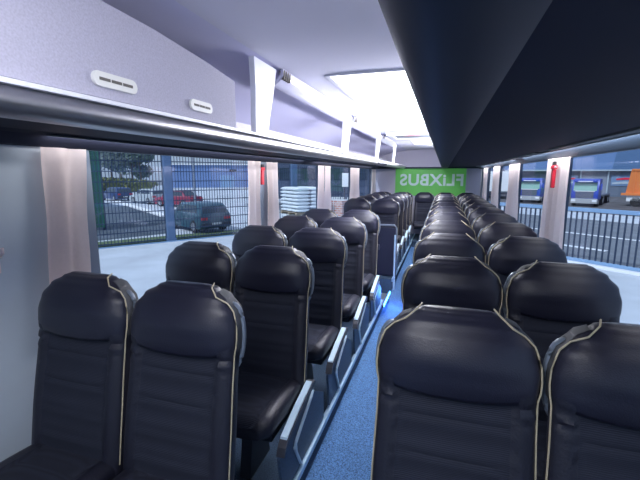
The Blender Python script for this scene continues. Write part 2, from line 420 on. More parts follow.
for (yc, ly, e) in ((4.3, 2.8, 125), (7.6, 3.4, 55), (0.2, 2.0, 6)):  # added uplights, hidden on the rack, to brighten the ceiling
    t = thing('added_uplight', 'slim white added uplight lying along the top of the right rack', 'lamp', (0.62, yc, 1.78), 0, 'added uplights')
    MB().box(-0.04, 0.04, -ly/2, ly/2, 0, 0.03, bevel=0.006).build('housing', M['lamp_frame'], t)
    MB().box(-0.03, 0.03, -ly/2+0.02, ly/2-0.02, 0.03, 0.036).build('diffuser', M['lamp'], t)
    l = bpy.data.lights.new('added_uplight_glow', 'AREA'); l.shape = 'RECTANGLE'; l.size = 0.1; l.size_y = ly; l.energy = e; l.color = (0.95, 0.95, 1.0)
    lo = bpy.data.objects.new('added_uplight_glow', l); COL.objects.link(lo); lo.location = (0.60, yc, 1.83)
    lo.rotation_euler = (0, math.radians(122), 0)
hatch = thing('roof_hatch', 'white framed roof hatch in the ceiling past the lamps', 'hatch', (-0.05, 6.4, CZ-0.05))
f = MB(); f.box(-0.36, 0.36, -0.42, -0.34, 0, 0.05); f.box(-0.36, 0.36, 0.34, 0.42, 0, 0.05); f.box(-0.36, -0.28, -0.34, 0.34, 0, 0.05); f.box(0.28, 0.36, -0.34, 0.34, 0, 0.05)
f.build('frame', M['bracket'], hatch)
MB().box(-0.28, 0.28, -0.34, 0.34, 0.025, 0.045, bevel=0.006).build('lid', M['wh_pale'], hatch)
MB().box(-0.12, 0.12, -0.30, -0.27, 0.0, 0.02, bevel=0.004).build('handle', M['red'], hatch)

# header bar before the rear window and small monitor arm on left rack end
struct(MB().box(-WX+0.02, WX-0.02, YB-0.16, YB-0.1, 1.695, 1.735, bevel=0.008).build('trim_51', M['valance']), 'dark header bar above the rear window')
mon = thing('folding_monitor', 'small grey folding monitor hanging under the left rack end', 'monitor', (-0.50, 5.95, 1.72))
MB().box(-0.10, 0.12, -0.015, 0.015, -0.035, -0.005, bevel=0.006).build('screen', M['shell'], mon)
MB().tube([(0, 0, -0.006), (0, 0, 0.012)], 0.02, 10).build('mount', M['shell'], mon)

for sx, side in ((-1, 'left'), (1, 'right')):  # added fill strips that wash the curtains and pillars with light
    for y0, y1, e, w_ in ((0.3 if sx > 0 else 1.3, 4.6, 9 if sx > 0 else 4.5, 'front'), (5.0, 9.4, 9, 'rear')):
        t = thing('added_fill_strip', 'slim added fill light strip under the %s rack, %s half of the bus' % (side, w_), 'lamp', (sx*1.19, (y0+y1)/2, 1.727), 0, 'added fill strips')
        MB().box(-0.012, 0.012, -(y1-y0)/2, (y1-y0)/2, -0.006, -0.001).build('housing', M['valance_strip'], t)
        l = bpy.data.lights.new('added_fill_glow', 'AREA'); l.shape = 'RECTANGLE'; l.size = 0.03; l.size_y = y1-y0; l.energy = e; l.color = (0.95, 0.95, 1.0)
        lo = bpy.data.objects.new('added_fill_glow', l); COL.objects.link(lo); lo.location = (sx*1.19, (y0+y1)/2, 1.712); l.energy = e*(1.9 if sx > 0 else 1.0)
        lo.rotation_euler = (0, -sx*math.radians(50), 0)
# ------------------------------------------------------------------ curtains and hammers
def curtain(sx, y0, y1, label, flare=0.0, tilt=0.0, z0=0.78):
    n = 26; rows = []
    for zi in range(15):
        u = zi/14; z = 1.679 + (z0-1.679)*u
        row = []
        pinch = 1 - 0.12*math.exp(-((u-0.35)/0.2)**2)
        for k in range(n+1):
            v = k/n
            yc = (y0+y1)/2; y = yc + (v-0.5)*(y1-y0)*(pinch + flare*u) + tilt*u
            amp = 0.016 + 0.012*u
            x = WX-0.055 + amp*math.sin(v*(y1-y0)/0.105*2*PI*0.8 + 0.6*math.sin(u*3+y0))
            row.append((sx*x, y, z))
        rows.append(row)
    m = MB().sheet(rows)
    o = m.build('curtain', M['curtain'], None, smooth=True)
    return tag(o, label, 'curtain', 'pleated window curtains')
curtain(-1, 1.32, 1.535, 'beige pink curtain at the front edge of the first left window', 0.0, -0.06)
curtain(-1, 3.25, 3.48, 'pink beige curtain on near side of the red hammer, left wall', 0.0, -0.05)
curtain(-1, 3.64, 3.90, 'pink beige curtain on far side of the red hammer, left wall', 0.0, 0.02)
curtain(-1, 5.36, 5.66, 'beige curtain left of the pillar between the sacks and the brick pack', 0.1)
curtain(-1, 5.70, 6.02, 'beige curtain right of the pillar, before the brick pack window', 0.1)
curtain(-1, 7.40, 8.18, 'narrow beige curtain between the two white notice boards', 0.05)
curtain(-1, 9.75, 10.3, 'farthest beige curtain on the left wall, by the rear corner', 0.05)
curtain(1, 3.16, 3.42, 'cream curtain nearer the camera beside right wall hammer', 0.15)
curtain(1, 3.44, 3.76, 'cream curtain on far side of right wall hammer', 0.3)
curtain(1, 5.05, 5.72, 'cream curtain on right wall beside the second blue truck', 0.15)
curtain(1, 6.80, 7.52, 'cream curtain on right wall, second beyond the hammer', 0.15)
curtain(1, 8.60, 9.2, 'cream curtain farthest back on the right wall', 0.1)
curtain(1, 1.05, 1.6, 'cream curtain on right wall beside the front row, at frame edge', 0.15)
def hammer(sx, x, y, label):
    t = thing('emergency_hammer', label, 'hammer', (sx*x, y, 1.44), 0, 'emergency hammers'); t.scale = (0.85, 0.8, 0.82)
    MB().box(-0.014, 0.014, -0.028, 0.028, 0.02, 0.19, bevel=0.008).build('grip', M['red'], t)
    MB().box(-0.018, 0.018, -0.045, 0.045, 0.19, 0.225, bevel=0.008).build('head', M['red'], t)
    MB().tube([(0, -0.055, 0.207), (0, -0.045, 0.207), (0, 0.045, 0.207), (0, 0.055, 0.207)], [0.004, 0.012, 0.012, 0.004], 10).build('steel_tip', M['chrome'], t)
    MB().box(-0.012, 0.012, -0.03, 0.03, 0.225, 0.26, bevel=0.004).build('holder', M['black'], t)
hammer(-1, WX-0.05, 3.55, 'red emergency hammer between the curtains on the left wall')
hammer(1, WX-0.095, 3.36, 'red emergency hammer on the curtain of the right wall')
hk = thing('coat_hook', 'small pale pink coat hook on the left wall panel', 'hook', (-WX+0.005, 1.095, 1.2))
MB().box(-0.004, 0.012, -0.02, 0.02, -0.05, 0.05, bevel=0.006).build('plate', M['hook'], hk)
MB().tube([(0.01, 0, 0.03), (0.045, 0, 0.03), (0.06, 0, 0.045), (0.06, 0, 0.065)], 0.008, 8).build('peg', M['hook'], hk, smooth=True)

# ------------------------------------------------------------------ seats
def se(w, t, a, n=3.6):
    c, s = math.cos(a), math.sin(a)
    return (w*math.copysign(abs(c)**(2/n), c), t*math.copysign(abs(s)**(2/n), s))
NA = 40
BASE_Z = 0.43
def spine(z):                    # y of the back's middle plane at height z
    u = (z-BASE_Z)/0.72
    return 0.02 + 0.12*u + 0.02*u*u
def lerp_tab(tab, z):
    for (a, va), (b, vb) in zip(tab, tab[1:]):
        if z <= b:
            f = (z-a)/(b-a) if b > a else 0
            f = max(0, min(1, f)); f = f*f*(3-2*f)
            return va + (vb-va)*f
    return tab[-1][1]
W_T = [(0.40, 0.232), (0.60, 0.231), (0.86, 0.225), (0.93, 0.225), (1.00, 0.228), (1.06, 0.215), (1.11, 0.175), (1.14, 0.125), (1.152, 0.095)]
T_T = [(0.40, 0.055), (0.60, 0.058), (0.90, 0.055), (0.96, 0.068), (1.02, 0.072), (1.08, 0.067), (1.12, 0.054), (1.142, 0.034), (1.152, 0.010)]
def sect(z, n=3.6, grow=0.0):
    w = lerp_tab(W_T, z)+grow; t = lerp_tab(T_T, z)+grow; y0 = spine(z); pts = []
    for k in range(NA):
        a = 2*PI*k/NA + PI/NA
        x, y = se(w, t, a, n)
        pts.append((x, y0+y, z))
    return pts
def back_pt(z, ang, grow=0.0):
    w = lerp_tab(W_T, z)+grow; t = lerp_tab(T_T, z)+grow
    x, y = se(w, t, ang); return (x, spine(z)+y, z)
SEAM = 0.935
def seam_z(x): return SEAM - 0.016*(1-(x/0.22)**2)

def make_seat(name, sx, aisle_seat, both=False, armrest=True):
    t = bpy.data.objects.new(name, None); COL.objects.link(t); t.empty_display_size = 0.2
    # backrest : bolsters at the sides, quilted middle
    rings = []
    zs = [0.40 + (SEAM+0.02-0.40)*i/44 for i in range(45)]
    for z in zs:
        ring = []
        for (x, y, zz) in sect(z):
            if y < spine(z):
                e = abs(x)/0.222
                f = max(0, min(1, (0.80-e)/0.12)); f = f*f*(3-2*f)
                y += 0.016*f
                for gz in (0.84, 0.73, 0.62, 0.52): y += f*0.008*math.exp(-((zz-gz)/0.008)**2)
                y -= f*0.004*math.cos((zz-0.84)/0.11*2*PI)
                if f < 0.5:                                   # gathers below the headrest at the bolsters
                    y += 0.006*math.sin(zz*150+x*20)*math.exp(-((zz-0.89)/0.035)**2)
            ring.append((x, y, zz))
        rings.append(ring)
    mb = MB().loft(rings)
    for f in mb.bm.faces:
        c = f.calc_center_median()
        f.material_index = 0 if (abs(c.x) < 0.155 and c.y < spine(c.z)) else 1
    mb.build('backrest', [M['fabric'], M['bolster']], t, smooth=True)
    # headrest pad in leather, bulging over the seam
    rings = []
    N = 26
    for i in range(N+1):
        z = SEAM-0.012 + (1.152-SEAM+0.012)*(1-(1-i/N)**1.5)
        g = 0.006*math.sin(min(1, (i/N)*7)*PI/2) - 0.002
        ring = []
        for (x, y, zz) in sect(z, 3.2, g):
            if y < spine(z):
                e = max(0, 1-(x/0.2)**2)
                y -= 0.016*e*math.exp(-((zz-1.035)/0.06)**2)
                if i <= 1: zz = zz - 0.016*e
            ring.append((x, y, zz))
        rings.append(ring)
    MB().loft(rings).build('headrest', M['leather'], t, smooth=True, ang=85)
    # piping on the aisle-side front edge, kinked over the crown
    def pipe(q):
        pts = [(q*0.105, spine(1.145)+0.010, 1.157), (q*0.118, spine(1.14)-0.025, 1.150), (q*0.15, *back_pt(1.125, -0.8, 0.006)[1:])]
        for z in (1.10, 1.075, 1.05, 1.02, 0.98, 0.95, 0.92, 0.89, 0.82, 0.74, 0.66, 0.58, 0.50, 0.44):
            p = back_pt(z, -0.16, 0.0075 if z > 0.93 else 0.002); pts.append((q*p[0], p[1], p[2]))
        MB().tube(pts, 0.0028, 6).build('piping', M['piping'], t, smooth=True)
        # darker side gusset outside the piping
        rows = []
        for z in (1.135, 1.12, 1.10, 1.075, 1.05, 1.02, 0.98, 0.95, 0.935):
            rows.append([(q*back_pt(z, a, 0.0085)[0], back_pt(z, a, 0.0085)[1], z) for a in (-0.15, 0, 0.15, 0.4, 0.7)])
        g = MB().sheet(rows).build('side_gusset', M['gusset'], t, smooth=True)
    pipe(sx)
    if both: pipe(-sx)
    # grab handle loop on the aisle shoulder
    hp = []
    for k in range(19):
        a = math.radians(112 - 224*k/18)
        hp.append((sx*(0.193 + 0.043*math.cos(a)), spine(1.0)+0.015+0.012*math.sin(a), 0.972 + 0.118*math.sin(a)))
    MB().tube(hp, 0.0095, 8).build('grab_handle', M['handle'], t, smooth=True)
    # cushion
    rings = []
    for i in range(15):
        u = i/14; y = 0.02 - 0.46*u
        h = 0.058 + 0.012*math.sin(u*PI) ; w = 0.222 - (0.02*(max(0, u-0.85)/0.15)**2)
        zc = 0.40 + 0.025*u - 0.02*(max(0, u-0.8)/0.2)**2
        if i == 14: h *= 0.6; w -= 0.02
        ring = []
        for k in range(NA):
            a = 2*PI*k/NA + PI/NA; x, z = se(w, h, a, 3.6)
            if z > 0:
                f = max(0, min(1, (0.78-abs(x)/w)/0.15)); z -= 0.014*f
                for gu in (0.3, 0.55, 0.8): z -= 0.006*f*math.exp(-((u-gu)/0.03)**2)
            ring.append((x, y, zc+z))
        rings.append(ring)
    mb = MB().loft(rings)
    for f in mb.bm.faces:
        c = f.calc_center_median(); f.material_index = 0 if abs(c.x) < 0.16 and c.z > 0.44 else 1
    mb.build('seat_cushion', [M['fabric'], M['bolster']], t, smooth=True)
    # rear shell, pedestal
    rows = []
    for z in (0.36, 0.5, 0.65, 0.8, 0.95, 1.05, 1.09):
        w = lerp_tab(W_T, z)*0.86; y = spine(z)+lerp_tab(T_T, z)
        rows.append([(-w, y-0.012, z), (-w*0.9, y+0.012, z), (0, y+0.018, z), (w*0.9, y+0.012, z), (w, y-0.012, z)])
    sh = MB().sheet(rows).build('rear_shell', M['shell'], t, smooth=True)
    p = MB(); p.box(-0.19, 0.19, -0.34, 0.0, 0.30, 0.345, bevel=0.01)
    p.prism([(-0.10, 0.0), (0.10, 0.0), (0.05, 0.31), (-0.05, 0.31)], -0.025, 0.025, 'x') if False else p.prism([(-0.27, 0.0), (-0.03, 0.0), (-0.10, 0.31), (-0.22, 0.31)], -0.03, 0.03, 'x')
    p.build('pedestal', M['pedestal'], t)
    if aisle_seat:
        x0 = sx*0.232; x1 = sx*0.246
        pl = [(0.10, 0.33), (0.10, 0.40), (0.02, 0.40), (-0.36, 0.30), (-0.38, 0.25), (-0.34, 0.02), (0.32, 0.02), (0.32, 0.20)]
        MB().prism(pl, min(x0, x1), max(x0, x1), 'x').build('side_cover', M['side_panel'], t)
        def strip(path, name, par, wx, wz, mt):
            m_ = MB()
            m_.loft([[(xe-wx, y-wz*q, z-wz), (xe+wx, y-wz*q, z-wz), (xe+wx, y+wz*q, z+wz), (xe-wx, y+wz*q, z+wz)] for y, z, q in path])
            return m_.build(name, mt, par)
        xe = sx*0.250
        strip([(0.08, 0.33, 1), (-0.05, 0.275, 1), (-0.20, 0.205, 0.8), (-0.195, 0.17, -1), (-0.15, 0.09, -1), (-0.11, 0.02, -1)], 'edge_strip', t, 0.009, 0.013, M['light_trim'])
        if armrest:
            xe = sx*0.248
            ar = strip([(0.07, 0.395, 0.5), (0.02, 0.40, 0.5), (-0.16, 0.36, 0.5), (-0.34, 0.31, 0.5), (-0.37, 0.285, 0.5)], 'armrest', t, 0.021, 0.018, M['shell'])
            strip([(0.03, 0.424, 0.5), (-0.16, 0.384, 0.5), (-0.335, 0.335, 0.5)], 'armrest_pad', ar, 0.017, 0.005, M['light_trim'])
    return t
PROTO = {'LA': make_seat('coach_seat', 1, True), 'LW': make_seat('coach_seat', 1, False),
         'RA': make_seat('coach_seat', -1, True, both=True), 'RW': make_seat('coach_seat', -1, False)}
used = set()
ORD = ['front', 'second', 'third', 'fourth', 'fifth', 'sixth', 'seventh', 'eighth', 'ninth', 'tenth']
def place(kind, x, y, label, group, z=0.0):
    o = PROTO[kind] if kind not in used else copy_tree(PROTO[kind])
    used.add(kind); o.location = (x, y, z)
    tag(o, label, 'seat', group)
    return o
OY = 1.06
Lrow = [OY+0.8*k for k in range(5)]
for k, y in enumerate(Lrow):
    place('LW', -0.945, y, 'dark leather coach seat at the left windows, %s row before the stairwell' % ORD[k], 'coach seats')
    place('LA', -0.465, y, 'dark leather coach seat on left side of the aisle, %s row before the stairwell' % ORD[k], 'coach seats')
for k in range(4):
    y = 6.40 + 0.8*k
    place('LW', -0.945, y, 'dark coach seat at the left windows, %s row behind the stairwell' % ORD[k], 'coach seats')
    place('LA', -0.465, y, 'dark coach seat left of the aisle, %s row behind the stairwell' % ORD[k], 'coach seats')
for k in range(11):
    y = OY+0.8*k
    if k == 10: break
    place('RA', 0.50, y, 'dark leather coach seat right of the aisle, %s row from the camera' % ORD[k], 'coach seats')
    place('RW', 0.985, y, 'dark leather coach seat at the right windows, %s row from the camera' % ORD[k], 'coach seats')
for j, (x, kd, w) in enumerate(((-0.985, 'LW', 'left corner'), (-0.49, 'LW', 'second from left'), (0.01, 'LW', 'middle, facing the aisle'), (0.50, 'RW', 'second from right'), (0.985, 'RW', 'right corner'))):
    place(kd, x, 9.75, 'dark coach seat of the rear bench row under the green film, ' + w, 'rear bench seats', z=-0.03 if x else 0.0)
# step in front of the middle rear seat
struct(MB().box(-0.205, 0.205, 9.3, YB-0.01, AZ, 0.0).box(-0.205, 0.205, 9.28, 9.305, -0.03, 0.008).build('floor_step', M['carpet_dark']))

# ------------------------------------------------------------------ stairwell fittings
sb = thing('stair_barrier', 'dark panel barrier with pale rail frame in front of the seats behind the stairwell', 'barrier', (-0.42, STAIR1+0.16, 0))
MB().box(-0.30, 0.215, -0.012, 0.012, 0.02, 0.76, bevel=0.01).build('panel', M['rack_dark'], sb)
MB().tube([(-0.32, 0, 0.0), (-0.32, 0, 0.76), (-0.29, 0, 0.80), (0.19, 0, 0.80), (0.225, 0, 0.76), (0.225, 0, 0.0)], 0.014, 8).build('rail_frame', M['handle'], sb, smooth=True)
MB().box(-0.20, -0.02, -0.05, -0.012, 0.42, 0.50, bevel=0.012).build('net_pocket', M['shell'], sb)
hp = tag(MB().tube([(-0.195, STAIR1-0.02, AZ), (-0.195, STAIR1-0.02, 0.68)], 0.013, 10).build('grab_pole', M['light_trim'], None, smooth=True), 'pale upright grab pole at the aisle corner of the stairwell', 'pole')
cb = thing('cool_box', 'dark low console box beside the aisle before the stairwell', 'box', (-0.42, STAIR0-0.2+0.06, 0.0))
MB().box(-0.20, 0.16, 0.0, 0.13, 0, 0.30, bevel=0.015).build('body', M['rack_dark'], cb)
MB().box(-0.06, 0.06, -0.008, 0.006, 0.25, 0.27, bevel=0.003).build('handle', M['light_trim'], cb)
ld = thing('step_light', 'glowing blue step light on the platform edge by the stairwell', 'light', (-0.185, 4.5, -0.02))
MB().box(-0.012, 0.012, -0.01, 0.62, 0.0, 0.03, bevel=0.004).build('housing', M['shell'], ld)
MB().box(0.010, 0.018, 0.02, 0.58, 0.004, 0.034).build('lens', M['led'], ld)
pl = bpy.data.lights.new('step_glow', 'POINT'); pl.energy = 9; pl.color = (0.08, 0.25, 1.0); pl.shadow_soft_size = 0.08
plo = bpy.data.objects.new('step_glow', pl); COL.objects.link(plo); plo.location = (-0.12, 4.85, 0.08)

# ------------------------------------------------------------------ outdoors, left
def gplane(name, pts, z, mt, label=None, kind='structure'):
    m = MB(); m.bm.faces.new([m.bm.verts.new((x, y, z)) for x, y in pts])
    o = m.build(name, mt); o['kind'] = kind
    if label: o['label'] = label
    return o
gplane('ground', [(-150, -40), (150, -40), (150, 160), (-150, 160)], G-0.06, M['asphalt'], 'grey ground far around the bus')
A = Vector((-12.7, 11.62)); D = Vector((0.58, 0.815)).normalized(); NL = Vector((-D.y, D.x))      # left fence line; NL points away from the bus
def LF(t, n=0): p = A + D*t + NL*n; return (p.x, p.y)
gplane('ground_concrete', [LF(-30, -0.1), (10, -25), (2.6, 16.8), (1.0, 18.6), LF(26, -0.1)], G, M['concrete'], 'pale sunlit concrete beside the bus')
gplane('ground_road', [LF(-30, -0.1), LF(60, -0.1), LF(60, 90), LF(-30, 90)], G-0.02, M['concrete'], 'pale car park beyond the mesh fence')
gplane('ground_lane', [(-18, 6), LF(0.0, 1.9), (-12.4, 16.3), (-14.3, 19.2), (-17.9, 22.8), (-25.7, 28.2), (-32.3, 31.3), (-40, 33), (-60, 20), (-40, 0)], G-0.01, M['asphalt_shaded'], 'asphalt driveway with shade in its colour, beyond the mesh fence')
tag(gplane('grass_verge', [LF(-22, 0.1), LF(9, 0.1), LF(9, 1.4), LF(-22, 1.9)], G+0.015, M['grass'], None, 'stuff'), 'strip of short grass along the foot of the mesh fence', 'grass', kind='stuff')
# blue kerb line at fence foot
struct(MB().box(0, 26, -0.12, 0.0, 0, 0.03).build('trim_60', M['fence_blue'], None), 'blue kerb line under the mesh fence')
k_ = bpy.data.objects['trim_60']; k_.location = (*LF(-20, -0.15), G); k_.rotation_euler = (0, 0, math.atan2(D.y, D.x))
FZ = 4.3
def mesh_fence(t0, t1, label):
    t = thing('mesh_fence_panel', label, 'fence', (*LF(t0), G), math.atan2(D.y, D.x), 'wire mesh fence panels')
    L = t1-t0; w = MB(); n = int(L/0.125)
    for k in range(n+1):
        x = k*L/n; w.box(x-0.012, x+0.012, -0.01, 0.01, 0.04, FZ)
    for k in range(11):
        z = 0.1 + k*(FZ-0.15)/10; w.box(0, L, -0.02, 0.02, z-0.018, z+0.018)
    w.build('wire_grid', M['fence_dark'], t)
edges = [-9.0, -3.3, 3.15, 9.6, 16.0, 23.0]
fl = ['dark wire mesh fence panel at the far left, mostly hidden by the wall', 'dark wire mesh fence panel in front of the green hoarding and red car',
      'dark wire mesh fence panel in front of the teal hatchback', 'dark wire mesh fence panel behind the white sacks', 'dark wire mesh fence panel behind the brick pack']
for (a, b), l in zip(zip(edges, edges[1:]), fl): mesh_fence(a+0.21, b-0.21, l)
pl_ = ['hidden by the wall panel', 'before the green hoarding', 'standing left of the teal hatchback', 'behind the curtain with the hammer', 'behind the white sacks', 'farthest along the fence']
for a, l in zip(edges, pl_):
    o = MB().box(-0.17, 0.17, -0.14, 0.14, 0, FZ+0.1, bevel=0.03).box(-0.2, 0.2, -0.17, 0.17, 0, 0.12).build('fence_post', M['fence_post'])
    o.location = (*LF(a), G); o.rotation_euler = (0, 0, math.atan2(D.y, D.x))
    tag(o, 'thick blue grey post of the mesh fence, ' + l, 'post', 'mesh fence posts')
# green corrugated hoarding
gh = thing('green_hoarding', 'tall dark green corrugated hoarding beyond the fence at left', 'hoarding', (-17.0, 15.6, G), math.radians(28))
MB().box(-2.6, 0.75, -0.05, 0.05, 0.15, 5.4).build('sheet', M['green_corr'], gh)
m = MB()
for x in (-2.5, -0.9, 0.68): m.box(x-0.06, x+0.06, 0.05, 0.17, 0, 5.4)
m.build('frame', M['fence_dark'], gh)

# vehicles
def make_car(name, label, loc, rotz, paint, hatch=True, L=4.1, W=1.72, H=1.45):
    pm = mat('paint_' + name, paint, 0.3, spec=0.6, coat=0.5)
    t = thing(name, label, 'car', loc, rotz)
    # profile along +y = front; origin middle, on the ground
    h = L/2
    low = [(-h, 0.35), (-h+0.02, 0.62), (-h+0.06, 0.92), (-h*0.55, 0.95), (0.1*L, 0.95), (0.22*L, 0.92), (h*0.85, 0.78), (h-0.02, 0.62), (h, 0.35), (h-0.15, 0.22), (-h+0.15, 0.22)]
    m = MB()
    def slab(pts, wl, wh, z0, z1):
        rings = []
        for q in (-1, -0.97, 0.97, 1):
            ring = []
            for y, z in pts:
                w = wl + (wh-wl)*max(0, min(1, (z-z0)/(z1-z0)))
                if abs(q) == 1:
                    ring.append((math.copysign(w, q), y*0.985, z0+(z-z0)*0.97 if z > z0 else z))
                else: ring.append((q*w*1.0, y, z))
            rings.append(ring)
        return rings
    m.loft(slab(low, W/2, W/2-0.03, 0.3, 0.95)); m.build('body', pm, t, smooth=True)
    if hatch: cab = [(-h+0.08, 0.92), (-h+0.32, H-0.12), (-h+0.55, H), (0.02*L, H), (0.08*L, H-0.05), (0.25*L, 0.90)]
    else: cab = [(-h+0.55, 0.92), (-h+1.15, H-0.06), (-h+1.4, H), (0.02*L, H), (0.08*L, H-0.05), (0.25*L, 0.90)]
    m = MB(); m.loft(slab(cab, W/2-0.03, W/2-0.2, 0.92, H)); m.build('cabin', pm, t, smooth=True)
    gl = MB()
    # side panes
    for q in (-1, 1):
        for ya, yb, za, zb in ((cab[0][0]+0.38, -0.02, 0.99, H-0.09), (0.06, 0.16*L, 0.99, H-0.09)):
            xa = q*(W/2-0.03-0.17*(za-0.92)/(H-0.92)+0.012); xb = q*(W/2-0.03-0.17*(zb-0.92)/(H-0.92)+0.012)
            vs = [gl.bm.verts.new(p) for p in ((xa, ya, za), (xa, yb, za), (xb, yb - (0.16 if yb > 0.1 else 0), zb), (xb, ya+0.16, zb))]
            gl.bm.faces.new(vs)
    # rear and front screens
    for (y0, z0), (y1, z1), dy in ((cab[0], cab[1], -0.014), (cab[5], cab[4], 0.014)):
        w0, w1 = W/2-0.16, W/2-0.28
        za, zb = z0+(z1-z0)*0.14, z0+(z1-z0)*0.95; ya, yb = y0+(y1-y0)*0.14+dy, y0+(y1-y0)*0.95+dy
        gl.bm.faces.new([gl.bm.verts.new(p) for p in ((-w0, ya, za+0.012), (w0, ya, za+0.012), (w1, yb, zb+0.012), (-w1, yb, zb+0.012))])
    gl.build('window', M['car_glass'], t)
    for x in (-1, 1):
        for y in (-0.31*L, 0.31*L):
            w = MB().cyl((x*(W/2-0.09), y, 0.31), 0.31, 0.2, 'x', 22).build('wheel', M['tyre'], t, smooth=True)
            MB().cyl((x*(W/2-0.07), y, 0.31), 0.20, 0.19, 'x', 16).build('rim', M['rim'], w)
        MB().box(x*(W/2-0.23)-0.17, x*(W/2-0.23)+0.17, -h-0.015, -h+0.06, 0.66, 0.82, bevel=0.02).build('tail_lamp', M['tail'], t)
        MB().box(x*(W/2-0.27)-0.18, x*(W/2-0.27)+0.18, h-0.14, h+0.0, 0.60, 0.72, bevel=0.02).build('head_lamp', M['lampw'], t)
        MB().box(x*(W/2+0.08)-0.08, x*(W/2+0.08)+0.08, 0.19*L-0.06, 0.19*L+0.04, 0.94, 1.06, bevel=0.02).build('mirror', pm, t)
    MB().box(-W/2+0.05, W/2-0.05, -h-0.05, -h+0.1, 0.34, 0.52, bevel=0.03).box(-W/2+0.05, W/2-0.05, h-0.1, h+0.05, 0.34, 0.52, bevel=0.03).build('bumper', M['shell'], t)
    MB().box(-0.26, 0.26, -h-0.06, -h-0.045, 0.42, 0.52).build('number_plate', M['plate'], t)
    return t
make_car('hatchback_car', 'teal blue hatchback parked behind the mesh fence, rear towards the bus', (-12.1, 17.9, G), math.radians(62), (0.025, 0.09, 0.13))
make_car('red_car', 'dark red car parked across the driveway behind the fence', (-22.6, 30.2, G), math.radians(84), (0.28, 0.02, 0.06), False, 4.3)
make_car('silver_car', 'pale silver car parked behind the red car', (-27.8, 32.4, G), math.radians(72), (0.42, 0.47, 0.50), True, 4.2)
make_car('blue_car', 'dark blue car parked farthest left among the parked cars', (-34.4, 35.0, G), math.radians(70), (0.02, 0.05, 0.16), True, 4.2)
# white kerb along the driveway edge
o = MB().box(-9, 9, -0.25, 0.25, 0, 0.12, bevel=0.02).build('trim_61', M['mark']); o.location = (-25.0, 27.6, G-0.01); o.rotation_euler = (0, 0, math.radians(-36)); struct(o)
# hedge, yellow marker, lamp post
def blob(mb, c, r, n, sz, seed):
    rnd = random.Random(seed)
    for _ in range(n):
        while True:
            v = Vector((rnd.uniform(-1, 1), rnd.uniform(-1, 1), rnd.uniform(-1, 1)))
            if v.length <= 1: break
        v = v.normalized()*(v.length**0.5)
        p = Vector((c[0]+v.x*r[0], c[1]+v.y*r[1], c[2]+v.z*r[2]))
        a = Vector((rnd.gauss(0, 1), rnd.gauss(0, 1), rnd.gauss(0, 1))).normalized(); b = a.orthogonal().normalized(); s = sz*rnd.uniform(0.6, 1.3)
        mb.bm.faces.new([mb.bm.verts.new(p + q) for q in (a*s, b*s*0.6, -a*s, -b*s*0.6)])
hd = MB(); blob(hd, (0, 0, 1.2), (12, 1.0, 1.2), 3000, 0.3, 3)
hd.box(-11, 11, -0.5, 0.5, 0, 1.7, bevel=0.2)
o = hd.build('hedge', M['hedge']); o.location = (-55, 48, G); o.rotation_euler = (0, 0, math.radians(36))
tag(o, 'low yellow green hedge across the far side of the car park', 'hedge')
mk = tag(MB().cyl((0, 0, 0.55), 0.14, 1.1, 'z', 12).cyl((0, 0, 0.05), 0.22, 0.1, 'z', 12).cyl((0, 0, 1.13), 0.09, 0.08, 'z', 12).build('bollard', mat('yellow', (0.7, 0.6, 0.04), 0.5), None, smooth=True), 'yellow bollard standing before the hedge', 'bollard')
mk.location = (-41.5, 44.0, G)
lp = thing('lamp_post', 'slender pale lamp post rising behind the teal hatchback', 'lamp post', (-17.5, 25.5, G))
MB().tube([(0, 0, 0), (0, 0, 1.0), (0, 0, 6.5)], [0.09, 0.06, 0.045], 10).build('pole', M['wh_pale'], lp, smooth=True)
MB().tube([(0, 0, 6.4), (0.5, 0, 6.7), (0.9, 0, 6.7)], 0.035, 8).build('arm', M['wh_pale'], lp, smooth=True)
MB().box(0.8, 1.3, -0.1, 0.1, 6.64, 6.74, bevel=0.03).build('lantern', M['shell'], lp)
def make_tree(loc, h, r, seed, label, lm, group='trees beyond the car park', dens=900):
    t = thing('tree', label, 'tree', loc, 0, group)
    rnd = random.Random(seed); tr = MB()
    pts = [(0, 0, 0), (rnd.uniform(-.1, .1), 0, h*0.25), (rnd.uniform(-.25, .25), rnd.uniform(-.2, .2), h*0.5), (rnd.uniform(-.3, .3), 0, h*0.85)]
    tr.tube(pts, [0.26, 0.2, 0.15, 0.05], 9)
    for k in range(7):
        a = rnd.uniform(0, 2*PI); z = h*rnd.uniform(0.35, 0.7); l = r*rnd.uniform(0.6, 0.95)
        tr.tube([(0, 0, z), (math.cos(a)*l*0.5, math.sin(a)*l*0.5, z+l*0.35), (math.cos(a)*l, math.sin(a)*l, z+l*0.8)], [0.09, 0.06, 0.025], 6)
    tr.build('trunk', M['bark'], t, smooth=True)
    cr = MB()
    for k in range(9):
        a = rnd.uniform(0, 2*PI); q = r*rnd.uniform(0.1, 0.7)
        blob(cr, (math.cos(a)*q, math.sin(a)*q, h*rnd.uniform(0.30, 0.85)), (r*0.5, r*0.5, r*0.42), dens//9, 0.34, seed*31+k)
    cr.build('crown', lm, t)
for i, (x, y, h, r, l) in enumerate(((-67, 57, 9.5, 3.6, 'leafy tree beyond the hedge, farthest left in the first window'), (-60.5, 60.5, 10, 3.0, 'leafy tree beyond the hedge, second from left'),
        (-53.2, 60, 9.5, 2.7, 'leafy tree beyond the hedge, next to the thick fence post'), (-62.5, 68, 9.5, 3.0, 'leafy tree just behind the front row of hedge trees, in their gap'),
        (-74, 74, 13, 4.4, 'tall pale tree behind the hedge trees, left'), (-83, 86, 14, 4.4, 'tall pale tree behind the hedge trees, right'))):
    make_tree((x, y, G), h, r, i+5, l, M['leaf2'] if i % 2 else M['leaf'], dens=1600)

